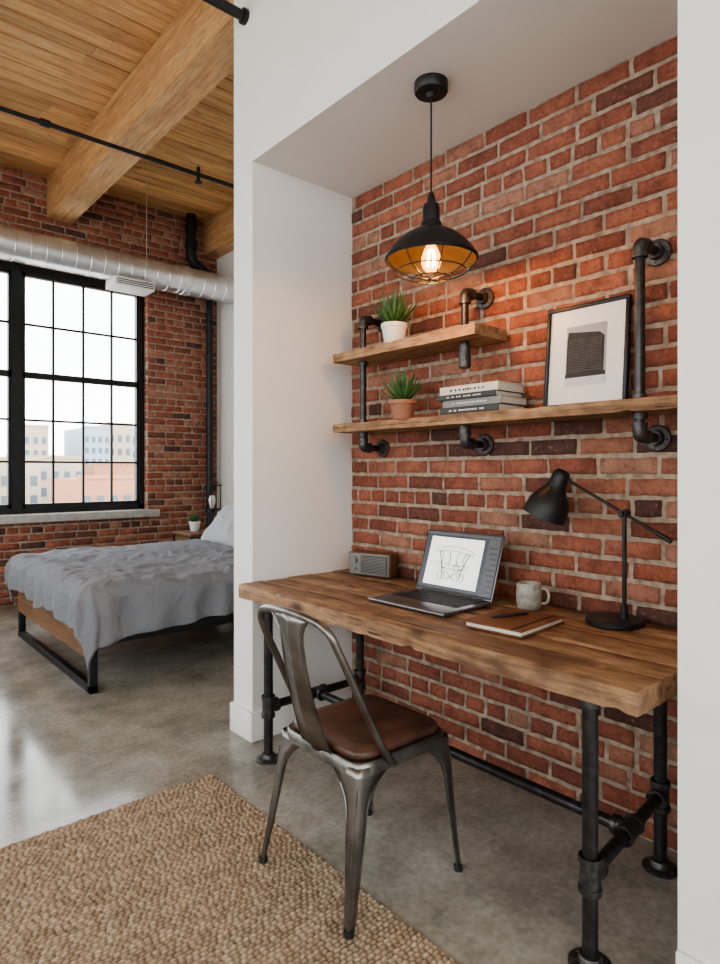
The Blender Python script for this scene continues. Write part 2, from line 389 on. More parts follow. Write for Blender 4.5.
WH=[(.22,2.76,.87,3.32),(-2.75,-.45,.87,3.32)]
def wallwin():
    wallpanel('mortar_backing','Y',YW+.007,YW+.3,XL-.2,XR+.2,0,CEIL,WH,M['mortar'])
    brickfield('bricks','Y',YW,-1,XL,XR,0,CEIL,WH,3,1,11)
group('wall_north',wallwin)
group('trim_1',lambda: brickfield('bricks_jamb','X',2.757,-1,YW+.005,YW+.13,.9,3.32,[],1,1,5))
def sill(x0,x1): box('sill',x0,x1,YW-.09,YW+.14,.79,.868,M['concrete'],.006)
group('trim_2',sill,.1,2.86); group('trim_3',sill,-2.85,-.35)

def window(axis,pos,a0,a1,z0,z1,meet,units=2,cols=4,ru=2,rl=3):
    B=[];G=[]; fr=.055; d=.035
    def add(A0,A1,Z0,Z1,dd=d,lst=B):
        if axis=='Y': lst.append((A0,A1,pos-dd,pos+dd,Z0,Z1))
        else: lst.append((pos-dd,pos+dd,A0,A1,Z0,Z1))
    add(a0,a0+fr,z0,z1); add(a1-fr,a1,z0,z1); add(a0,a1,z0,z0+fr); add(a0,a1,z1-fr*1.3,z1)
    mull=.09; uw=(a1-a0-2*fr-mull*(units-1))/units
    for u in range(units):
        s=a0+fr+u*(uw+mull); e=s+uw
        if u<units-1: add(e,e+mull,z0,z1,.05)
        add(s,e,meet-.03,meet+.03,.03)
        for st in (s,e-.03): add(st,st+.03,z0+fr,z1-fr,.03)
        add(s,e,z0+fr,z0+fr+.04,.03); add(s,e,z1-fr-.05,z1-fr,.03)
        for c in range(1,cols):
            x=s+uw*c/cols; add(x-.010,x+.010,z0+fr,z1-fr,.015)
        for (lo,hi,n) in ((z0+fr+.04,meet-.03,rl),(meet+.03,z1-fr-.05,ru)):
            for k in range(1,n):
                z=lo+(hi-lo)*k/n; add(s,e,z-.010,z+.010,.015)
    boxes('steel_frame',B,M['black'])
    add(a0+.01,a1-.01,z0+.01,z1-.01,.002,G); boxes('glass_pane',G,M['glass'])
group('window_1',window,'Y',YW+.13,.22,2.757,.87,3.32,2.24)
group('window_2',window,'Y',YW+.13,-2.75,-.45,.87,3.32,2.24)  # out-of-view window added to let in more light
WL=[(-2.0,.6,.75,3.6),(1.4,3.6,.75,3.6),(4.2,6.2,.75,3.6)]
wallpanel('wall_west','X',XL-.2,XL,YB-.2,YW+.3,0,CEIL,WL,M['white'])
for i,h in enumerate(WL): group('window_%d'%(i+3),window,'X',XL-.1,*h,2.3)
WB=[(-2.7,-.3,.75,3.6),(0.0,1.5,.75,3.6)]
wallpanel('wall_south','Y',YB-.2,YB,XL,XF_,0,CEIL,WB,M['white'])
for i,h in enumerate(WB): group('window_%d'%(i+6),window,'Y',YB-.1,*h,2.3)
boxes('wall_east',[(XR,XR+.2,YP2,YW+.3,0,CEIL)],M['white'])
boxes('wall_partition',[(XF_,XR+.2,YP,YP2,0,CEIL)],M['white'])
boxes('wall_pier',[(XF_,XN+.3,YB-.2,YR,0,CEIL)],M['white'])
boxes('wall_header',[(XF_,XN+.3,YR,YP,SOF,CEIL)],M['white'])
def wn():
    boxes('mortar_backing',[(XN+.0065,XN+.3,YR,YP,0,SOF)],M['mortar'])
    brickfield('bricks','X',XN,-1,YR,YP,0,SOF,[],8,3,23,joint=.0125)
group('wall_niche',wn)
def base(name,x0,x1,y0,y1): group(name,lambda: box('board',x0,x1,y0,y1,0,.14,M['trim'],.004))
base('baseboard_partition',XF_-.016,XF_,YP-.0,YP2+.016)
base('baseboard_niche',XF_-.016,XN-.005,YP-.016,YP)
base('baseboard_bedroom',XF_-.0,XR,YP2,YP2+.016)
base('baseboard_pier',XF_-.016,XF_,YB,YR)
def beam(x0,x1): 
    rough_plank('timber',x0,x1,YB,YW,3.80,CEIL-.002,M['beam'],amp=.004,chip=.004,dens=.06)
group('ceiling_beam',beam,1.735,1.97); group('ceiling_beam',beam,3.42,3.59); group('ceiling_beam',beam,.06,.30); group('ceiling_beam',beam,-1.6,-1.36)

# ---------------------------------------------------------------- duct & pipes
def duct():
    prof=[]; x=XL+.0; r=.143
    while x<XR-.001:
        prof+= [(r,x),(r,x+.112),(r+.005,x+.116),(r+.005,x+.122),(r,x+.126)]; x+=.13
    prof=[p for p in prof if p[1]<XR-.002]
    lathe('duct_tube',prof,(0,6.30,3.33),M['gal'],axis=(1,0,0),seg=40,angle=50)
    for xc in (-1.5,.9,2.95): lathe('coupling',[(r,xc),(r+.012,xc+.002),(r+.012,xc+.06),(r,xc+.062)],(0,6.30,3.33),M['gal'],axis=(1,0,0),seg=40)
    box('register_housing',2.20,2.60,6.15,6.42,3.11,3.20,M['trim'],.006)
    for i in range(3): box('louvre',2.22,2.58,6.142,6.15,3.128+i*.020,3.134+i*.020,M['black'])
    cyl('hanger',(2.50,6.12,3.2),(2.50,6.12,CEIL),.004,M['gal'],6)
    box('strap',2.49,2.51,6.12,6.19,3.18,3.2,M['gal'])
group('ventilation_duct',duct)
def conduit():
    cyl('pipe',(XL,4.70,3.70),(XR,4.70,3.70),.016,M['black'])
    for x in (.0,1.2,2.95): lathe('coupling',[(.016,-.03),(.026,-.03),(.026,.03),(.016,.03)],(x,4.70,3.70),M['black'],axis=(1,0,0),seg=16)
    cyl('sprinkler_head',(2.35,4.7,3.76),(2.35,4.7,3.64),.014,M['black'])
    lathe('deflector',[(0,0),(.03,0),(.03,.006),(0,.006)],(2.35,4.7,3.635),M['black'],seg=16)
group('sprinkler_pipe',conduit)
def pipe2():
    cyl('pipe',(XL,2.66,3.50),(XF_-.001,2.66,3.50),.024,M['black'])
    lathe('escutcheon',[(.024,0),(.036,0),(.036,-.02),(.024,-.02)],(XF_-.001,2.66,3.50),M['black'],axis=(1,0,0))
group('conduit_pipe',pipe2)
def drain():
    p=rpath([(3.22,6.62,CEIL-.001),(3.22,6.62,3.66),(3.45,6.62,3.56),(3.45,6.62,3.30)],.12,8)
    sweep('drain_pipe',p,.055,M['black'],n=18)
    for z in (4.05,3.85): lathe('collar',[(.055,-.03),(.068,-.03),(.068,.03),(.055,.03)],(3.22,6.62,z),M['black'],seg=20)
    cyl('downpipe',(3.45,6.62,0),(3.45,6.62,3.35),.038,M['black'])
    for z in (.6,1.9,2.9): lathe('joint',[(.038,-.03),(.047,-.03),(.047,.03),(.038,.03)],(3.45,6.62,z),M['black'],seg=16)
group('drain_pipe_stack',drain)

# ---------------------------------------------------------------- pipe fittings
def flange(p,axis,R=.047,rr=.02,mat=None):
    lathe('flange',[(0,0),(R,0),(R,.006),(R*.93,.009),(rr*1.55,.011),(rr*1.4,.028),(rr*1.32,.03),(0,.03)],p,mat or M['iron'],axis=axis,seg=28)
    ax=V(axis).normalized(); u=ax.orthogonal().normalized(); w=ax.cross(u)
    for k in range(4):
        a=k*math.pi/2+.6; c=V(p)+(u*math.cos(a)+w*math.sin(a))*R*.76+ax*.008
        lathe('screw',[(0,.004),(.003,.004),(.005,.001),(.005,0)],c,M['pipe'],axis=axis,seg=10)
def collar(p,axis,r,l=.014): 
    lathe('collar',[(r*.9,-l),(r,-l),(r*1.03,0),(r,l),(r*.9,l)],p,M['iron'],axis=axis,seg=20)
def elbow(c,a,b,r=.0225,l=.040):
    c=V(c);a=V(a);b=V(b)
    sweep('elbow',rpath([c+a*l,c,c+b*l],l*.85,8),r,M['iron'],n=18)
    collar(c+a*l,a,r*1.14,.007); collar(c+b*l,b,r*1.14,.007)
def tee(c,dirs,r=.026,l=.04):
    c=V(c)
    for d in dirs:
        d=V(d); cyl('tee',c,c+d*l,r,M['iron'],18); collar(c+d*l,d,r*1.12,.008)

# ---------------------------------------------------------------- desk
DT=.77
def desk():
    x=1.486; ws=[.14,.135,.15,.13,.137]; i=0; dz=[0,-.0025,.001,-.002,.0008]
    for w in ws:
        rough_plank('plank_%d'%i,x,x+w-.005,.692+random.uniform(0,.005),2.572+random.uniform(-.006,.0),DT-.062,DT+dz[i],M['desk'],amp=.003 if i==0 else .0018,chip=.009 if i==0 else .004,seed=i*7.3,dens=.012 if i==0 else .02); x+=w; i+=1
    zc=.24
    for s,yf,yb in ((1,.843,.897),(-1,2.39,2.39)):
        for xx,y in ((1.535,yf),(2.08,yb)):
            cyl('leg',(xx,y,.004),(xx,y,DT-.063),.0205,M['pipe'],20)
            flange((xx,y,0),(0,0,1),.056,.021); collar((xx,y,DT-.078),(0,0,1),.026,.012)
            d=V((2.08,yb,0))-V((1.535,yf,0)); d.normalize(); d=d if xx<1.8 else -d
            tee((xx,y,zc),[(0,0,1),(0,0,-1),d],.027)
        A=V((1.535,yf,zc)); B=V((2.08,yb,zc)); mid=(A+B)/2; d=(B-A).normalized()
        cyl('cross_bar',A,B,.0185,M['pipe'],18)
        tee(mid,[d,-d,(0,s,0)],.026)
    cyl('stretcher',(1.8075,.87,zc),(1.8075,2.39,zc),.0185,M['pipe'],18)
group('industrial_pipe_desk',desk)

# ---------------------------------------------------------------- shelves
def shelf():
    rough_plank('lower_board',1.97,2.182,.80,2.47,1.488,1.53,M['shelf'],amp=.004,chip=.010,seed=2,dens=.012)
    rough_plank('upper_board',1.97,2.182,1.57,2.47,1.840,1.885,M['shelf'],amp=.004,chip=.010,seed=5,dens=.012)
    PX=2.06; r=.0165
    def wf(y,z): flange((XN-.004,y,z),(-1,0,0),.046,.018)
    for y in (2.344,.955):
        zt=2.05; zb=1.41
        sweep('upright',rpath([(XN-.01,y,zt),(PX,y,zt),(PX,y,zb),(XN-.01,y,zb)],.035,6),r,M['pipe'],n=18)
        elbow((PX,y,zt),(1,0,0),(0,0,-1)); elbow((PX,y,zb),(1,0,0),(0,0,1)); wf(y,zt); wf(y,zb)
        collar((PX,y,1.478),(0,0,1),.024,.01); collar((PX,y,1.54),(0,0,1),.022,.01)
        if y>2: collar((PX,y,1.83),(0,0,1),.024,.01); collar((PX,y,1.895),(0,0,1),.022,.01)
    y=1.695
    sweep('upright',rpath([(XN-.01,y,2.045),(PX,y,2.045),(PX,y,1.75)],.035,6),r,M['pipe'],n=18)
    elbow((PX,y,2.045),(1,0,0),(0,0,-1)); wf(y,2.045)
    collar((PX,y,1.80),(0,0,1),.024,.025); collar((PX,y,1.895),(0,0,1),.022,.01); lathe('cap',[(0,-.03),(.018,-.03),(.025,-.022),(.025,.02),(.018,.02)],(PX,y,1.755),M['iron'],seg=20)
    sweep('support',rpath([(XN-.01,y,1.41),(PX,y,1.41),(PX,y,1.489)],.035,6),r,M['pipe'],n=18)
    elbow((PX,y,1.41),(1,0,0),(0,0,1)); wf(y,1.41); collar((PX,y,1.473),(0,0,1),.025,.014)
group('industrial_pipe_shelf',shelf)

# ---------------------------------------------------------------- pendant
def pendant():
    c=V((1.777,1.627,0)); P=lambda z:(c.x,c.y,z)
    lathe('canopy',[(0,0),(.064,0),(.064,-.034),(.060,-.040),(.02,-.043),(.012,-.058),(0,-.058)],P(SOF),M['black'],seg=36)
    cyl('cord',P(SOF-.03),P(2.36),.0035,M['cord'],8)
    zr=2.108
    lathe('socket',[(0,.25),(.010,.25),(.016,.225),(.016,.21),(.030,.205),(.033,.19),(.033,.14),(.040,.135),(.044,.115),(.036,.105),(0,.105)],P(zr),M['black'],seg=28)
    out=[(.038,.118),(.065,.106),(.105,.084),(.138,.056),(.160,.030),(.171,.010),(.178,.003),(.178,-.004)]
    inn=[(.173,-.004),(.168,.006),(.156,.026),(.134,.051),(.102,.077),(.062,.099),(.036,.108)]
    lathe('shade',out+[inn[0]],P(zr),M['black'],seg=64,angle=60)
    lathe('shade_lining',inn,P(zr),M['copper'],seg=64,angle=60)
    def ring(r,z,t=.002):
        pts=[(c.x+r*math.cos(a),c.y+r*math.sin(a),z) for a in [2*math.pi*k/48 for k in range(49)]]; sweep('cage_ring',pts,t,M['black'],n=6,cap=False)
    ring(.172,zr-.006,.003); ring(.132,zr-.050,.0025); ring(.07,zr-.075,.0025)
    for k in range(8):
        a=k*math.pi/4+.2; d=V((math.cos(a),math.sin(a),0))
        pts=[c+d*r+V((0,0,zr+z)) for r,z in ((.172,-.006),(.160,-.026),(.132,-.050),(.10,-.066),(.07,-.075),(.0,-.080))]
        sweep('cage_wire',smoothpath(pts,4),.0025,M['black'],n=6)
    lathe('lamp_holder',[(0,.105),(.022,.105),(.022,.065),(.015,.06)],P(zr),M['black'],seg=20)
    lathe('bulb',[(.014,.068),(.018,.050),(.028,.030),(.036,.006),(.038,-.012),(.032,-.034),(.018,-.050),(0,-.055)],P(zr),M['bulb'],seg=28,angle=80)
    for k in range(6):
        a=k*math.pi/3; sweep('filament',[(c.x+.010*math.cos(a),c.y+.010*math.sin(a),zr+.035),(c.x+.018*math.cos(a+.4),c.y+.018*math.sin(a+.4),zr-.028)],.0014,M['filament'],n=5)
group('pendant_lamp',pendant)
ld=bpy.data.lights.new('pendant_bulb_light','POINT'); ld.energy=27; ld.color=(1,.55,.23); ld.shadow_soft_size=.03
lo=bpy.data.objects.new('pendant_bulb_light',ld); lo.location=(1.777,1.627,2.08); COL.objects.link(lo)

# ---------------------------------------------------------------- plants
def plant(c,pr,ph,ht,potm,lip,seed):
    rg=random.Random(seed); x,y,z=c
    lathe('pot',[(0,0),(pr*.68,0),(pr*.74,.004),(pr*.93,ph*.78),(pr*(1.0 if not lip else .95),ph*.80),(pr*(1.0 if not lip else 1.08),ph*.81),(pr*(1.0 if not lip else 1.08),ph),(pr*.9,ph),(pr*.88,ph-.012),(0,ph-.012)],c,potm,seg=32)
    lathe('soil',[(0,0),(pr*.87,0)],(x,y,z+ph-.01),M['soil'],seg=20)
    for k in range(40):
        t=k/40; a=k*2.399; el=math.radians(24+62*t+rg.uniform(-7,7)); l=ht*(.8+.3*t)*rg.uniform(.85,1.12)
        d=V((math.cos(a)*math.cos(el),math.sin(a)*math.cos(el),math.sin(el))); p0=V((x,y,z+ph-.006))+V((math.cos(a),math.sin(a),0))*pr*.22*(1-t)
        up=V((0,0,1)); pts=[p0+d*l*s+up*(l*.30*s*s*(1-t)) for s in (0,.2,.4,.6,.8,1)]
        sweep('leaf',pts,[.007,.010,.0092,.007,.004,.0005],M['leaf'],n=7,flat=.5,angle=80)
group('potted_succulent',plant,(2.05,2.11,1.886),.063,.098,.150,M['ceramic'],False,1)
group('potted_succulent',plant,(2.05,2.055,1.531),.062,.090,.138,M['terra'],True,2)

# ---------------------------------------------------------------- books
def books():
    z=1.531; spec=[(.029,M['cover3'],0,0),(.03,M['cover2'],.006,-.01),(.022,M['cover3'],-.004,.012),(.034,M['cover1'],.004,.004)]
    for i,(h,m,dx,dy) in enumerate(spec):
        x0=1.995+dx; x1=2.175; y0=1.475+dy; y1=1.775+dy
        box('cover_bottom',x0,x1,y0,y1,z,z+.0025,m); box('cover_top',x0,x1,y0,y1,z+h-.0025,z+h,m)
        box('spine',x0-.002,x0+.003,y0,y1,z,z+h,m,.001)
        box('pages',x0+.004,x1-.004,y0+.004,y1-.004,z+.0025,z+h-.0025,M['paper'])
        lab=M['photol'] if m is not M['cover1'] else M['photod']
        rgt=random.Random(i)
        y=y0+.07
        while y<y0+.24:
            w=rgt.uniform(.006,.014); box('title',x0-.0026,x0-.002,y,y+w,z+h*.38,z+h*.60,lab); y+=w+rgt.choice((.003,.003,.012))
        z+=h+.0002
group('stack_of_books',books)

# ---------------------------------------------------------------- framed picture
def frame():
    w=.327; h=.388; d=.02; fw=.014
    ang=math.atan2(.034,.385)
    XF[0]=Matrix.Translation((2.140,1.197,1.532))@Matrix.Rotation(ang,4,'Y')
    box('frame_bottom',-d,0,-w/2,w/2,0,fw,M['black'],.002); box('frame_top',-d,0,-w/2,w/2,h-fw,h,M['black'],.002)
    box('frame_side_a',-d,0,-w/2,-w/2+fw,fw,h-fw,M['black'],.002); box('frame_side_b',-d,0,w/2-fw,w/2,fw,h-fw,M['black'],.002)
    box('mat_board',-.010,-.004,-w/2+fw,w/2-fw,fw,h-fw,M['ceramic'])
    pw=.160; y0=-pw/2; zz=.082; ph=.225
    box('print_sky',-.0112,-.010,y0,y0+pw,zz,zz+ph,M['photog'])
    b0=y0+.008; b1=y0+pw-.004; zt=zz+ph-.050
    box('print_building',-.0120,-.0112,b0,b1,zz+.045,zt,M['photod'])
    for k in range(15): box('print_window_band',-.0124,-.012,b0+.006,b1-.006,zz+.052+k*.0085,zz+.0545+k*.0085,M['photom'])
    for k in range(12): box('print_column',-.0127,-.0124,b0+.006+k*.0115,b0+.0085+k*.0115,zz+.045,zt,M['photod'])
    box('print_street',-.0120,-.0112,y0,y0+pw,zz,zz+.03,M['photol']); box('print_kerb',-.0121,-.0112,y0,y0+pw,zz+.03,zz+.045,M['photod'])
    mk('print_roof',[(-.0120,b0,zt),(-.0120,b1,zt),(-.0120,b1-.004,zt+.030),(-.0120,b0+.02,zt+.016)],[(0,1,2,3)],M['photod'],smooth=False)
    XF[0]=Matrix.Identity(4)
group('framed_picture',frame)

# ---------------------------------------------------------------- radio
def speaker():
    XF[0]=Matrix.Translation((2.095,2.305,DT+.003))@Matrix.Rotation(math.radians(16),4,'Z')
    box('cabinet',-.04,.045,-.12,.12,.004,.120,M['walnut'],.006)
    box('front_panel',-.046,-.039,-.114,.114,.010,.114,M['mesh'],.003)
    box('grille',-.049,-.045,-.107,.045,.018,.106,M['key'],.002)
    for i in range(12): box('slat',-.051,-.049,-.105,.043,.021+i*.007,.024+i*.007,M['mesh'])
    lathe('knob',[(0,.012),(.014,.012),(.016,0)],(-.046,.080,.080),M['alu'],axis=(-1,0,0),seg=20)
    lathe('knob_small',[(0,.008),(.007,.008),(.008,0)],(-.046,.080,.038),M['alu'],axis=(-1,0,0),seg=16)
    for a in (-.09,.09): box('foot',-.03,.03,a-.008,a+.008,0,.005,M['key'])
    XF[0]=Matrix.Identity(4)
group('tabletop_radio',speaker)

# ---------------------------------------------------------------- laptop
def laptop():
    W=.40; D=.29
    T0=Matrix.Translation((1.832,1.692,DT+.002))@Matrix.Rotation(math.radians(1),4,'Z')
    XF[0]=T0
    box('base',-D/2,D/2,-W/2,W/2,.002,.014,M['alu'],.0045,3)
    box('keyboard_well',-.035,D/2-.03,-W/2+.03,W/2-.03,.0140,.0144,M['key'])
    for r in range(6):
        for k in range(14):
            y=-W/2+.034+k*.0238; x=-.031+r*.0226
            if r==0 and 4<=k<=8:
                if k==4: box('space_bar',x,x+.019,y,y+.0238*5-.003,.0144,.0158,M['key'],.0008,1)
                continue
            box('key',x,x+.019,y,y+.0205,.0144,.0158,M['key'],.0008,1)
    box('trackpad',-D/2+.012,-.045,-.065,.065,.0140,.0143,M['gun'])
    a=math.radians(19)
    XF[0]=T0@Matrix.Translation((D/2-.004,0,.014))@Matrix.Rotation(a,4,'Y')
    H=.268
    cyl('hinge',(0,-W/2+.04,.0),(0,W/2-.04,.0),.006,M['key'],10)
    box('lid',-.001,.007,-W/2,W/2,.002,H,M['alu'],.003,3)
    box('bezel',-.0022,-.001,-W/2+.003,W/2-.003,.006,H-.003,M['key'])
    box('display',-.0026,-.0022,-W/2+.009,W/2-.009,.016,H-.009,M['screen'])
    box('toolbar',-.0030,-.0026,-W/2+.009,W/2-.009,H-.020,H-.009,M['panel'])
    box('side_panel',-.0030,-.0026,-W/2+.009,-W/2+.065,.016,H-.022,M['panel'])
    for k in range(9): box('panel_row',-.0032,-.0030,-W/2+.014,-W/2+.058-(k*7%4)*.006,.03+k*.022,.038+k*.022,M['screen'])
    cy0,cy1,cz0,cz1=-.115,.165,.030,H-.030
    box('canvas',-.0031,-.0026,cy0,cy1,cz0,cz1,M['canvas'])
    cx=-.0035; ym=(cy0+cy1)/2; zm=(cz0+cz1)/2-.0
    def st(pts,r=.0011): sweep('sketch_line',smoothpath([(cx,ym-p[0]*1.15,zm+p[1]*1.1) for p in pts],4),r,M['ink'],n=5)
    st([(-.085,.05),(-.03,.060),(.03,.058),(.085,.045)]); st([(-.085,.035),(-.03,.043),(.03,.040),(.08,.030)])
    st([(-.085,.05),(-.09,.042),(-.085,.035)]); st([(.085,.045),(.088,.036),(.08,.03)])
    for q in (-.06,-.02,.02,.055): st([(q,.04),(q*.8,.01),(q*.9,-.012)],.0013)
    st([(-.075,-.005),(-.03,-.012),(.03,-.012),(.075,-.006)]); st([(-.07,-.02),(0,-.028),(.07,-.022)])
    for q in (-1,1):
        st([(q*.07,.04),(q*.055,.0),(q*.045,-.03),(q*.04,-.065)],.0018); st([(q*.05,-.02),(q*.015,-.045),(q*-.02,-.068)],.0015)
        st([(q*.045+.016*math.cos(t),-.055+.016*math.sin(t)) for t in [k*.785 for k in range(9)]],.0012)
    st([(.02+.012*math.cos(t),-.02+.012*math.sin(t)) for t in [k*.785 for k in range(9)]],.0012)
    XF[0]=Matrix.Identity(4)
group('laptop',laptop)

# ---------------------------------------------------------------- mug
def mug():
    c=(2.05,1.375,DT+.001)
    lathe('body',[(0,.0),(.036,.0),(.043,.006),(.047,.03),(.048,.06),(.045,.094),(.043,.100),(.040,.098),(.042,.06),(.040,.014),(0,.010)],c,M['stone'],seg=36,angle=70)
    lathe('coffee',[(0,0),(.040,0)],(c[0],c[1],c[2]+.075),M['soil'],seg=24)
    d=V((.35,-.94,0)).normalized(); C=V(c)
    sweep('handle',smoothpath([C+d*.043+V((0,0,.08)),C+d*.062+V((0,0,.082)),C+d*.074+V((0,0,.058)),C+d*.068+V((0,0,.032)),C+d*.045+V((0,0,.024))],6),.0055,M['stone'],n=10)
group('coffee_mug',mug)

def notebook():
    XF[0]=Matrix.Translation((1.80,1.265,DT+.002))@Matrix.Rotation(math.radians(4),4,'Z')
    a,b=.142,.110
    box('back_cover',-a,a,-b,b,0,.004,M['tan'],.0015); box('pages',-a+.006,a-.005,-b+.006,b-.006,.004,.017,M['paper'],.001)
    box('front_cover',-a,a,-b,b,.017,.022,M['tan'],.002); box('spine',-a,a,b-.004,b+.001,.001,.021,M['tan'],.002)
    box('elastic_band',-a-.001,a+.001,-b+.030,-b+.037,.0215,.0232,M['cord'])
    XF[0]=Matrix.Identity(4)
group('leather_notebook',notebook)
def pen():
    z=DT+.0298; p0=V((1.735,1.315,z)); p1=V((1.875,1.262,z)); d=(p1-p0).normalized()
    sweep('barrel',[p0,p0+d*.012,p0+d*.014,p1-d*.002,p1],[.0015,.0045,.005,.005,.003],M['key'],n=14)
    sweep('clip',[p1+V((0,0,.006)),p1-d*.035+V((0,0,.006))],.001,M['alu'],n=6)
group('ballpoint_pen',pen)

# ---------------------------------------------------------------- desk lamp
def desklamp():
    bx,by=2.075,1.05; z=DT+.001
    lathe('base',[(0,0),(.092,0),(.095,.003),(.095,.016),(.090,.021),(0,.023)],(bx,by,z),M['black'],seg=44)
    sx,sy=2.075,1.015
    lathe('stem_socket',[(.0,.05),(.012,.05),(.013,.0)],(sx,sy,z+.02),M['black'],seg=18)
    cyl('stem',(sx,sy,z+.02),(sx,sy,1.165),.0075,M['black'],14)
    A=V((2.075,1.240,1.270)); B=V((2.075,.860,1.070)); d=(B-A).normalized()
    t=(sy-A.y)/d.y; Pj=A+d*t
    cyl('arm',A,B,.0055,M['black'],12)
    cyl('arm_rear_grip',B-d*.05,B,.0085,M['black'],12)
    lathe('joint',[(0,-.018),(.015,-.018),(.015,.018),(0,.018)],Pj,M['black'],axis=(1,0,0),seg=20)
    lathe('joint_knob',[(0,.03),(.008,.03),(.010,.018)],Pj,M['black'],axis=(-1,0,0),seg=16)
    lathe('head_joint',[(0,-.014),(.013,-.014),(.013,.014),(0,.014)],A,M['black'],axis=(1,0,0),seg=18)
    ax=V((-.12,.40,-1)).normalized(); H=A+V((0,.012,.014))
    out=[(0,-.018),(.020,-.016),(.029,-.006),(.032,.010),(.034,.045),(.042,.062),(.060,.085),(.074,.115),(.080,.150),(.082,.170)]
    inn=[(.079,.170),(.070,.115),(.056,.087),(.038,.066),(.02,.05),(0,.05)]
    lathe('shade',out+inn,H,M['black'],axis=ax,seg=44,angle=50)
    lathe('lamp_bulb',[(.012,.05),(.02,.075),(.026,.10),(.02,.122),(0,.13)],H,M['ceramic'],axis=ax,seg=20)
    lathe('vent_ring',[(.033,.040),(.0365,.040),(.0365,.046),(.034,.046)],H,M['black'],axis=ax,seg=32)
group('desk_lamp',desklamp)

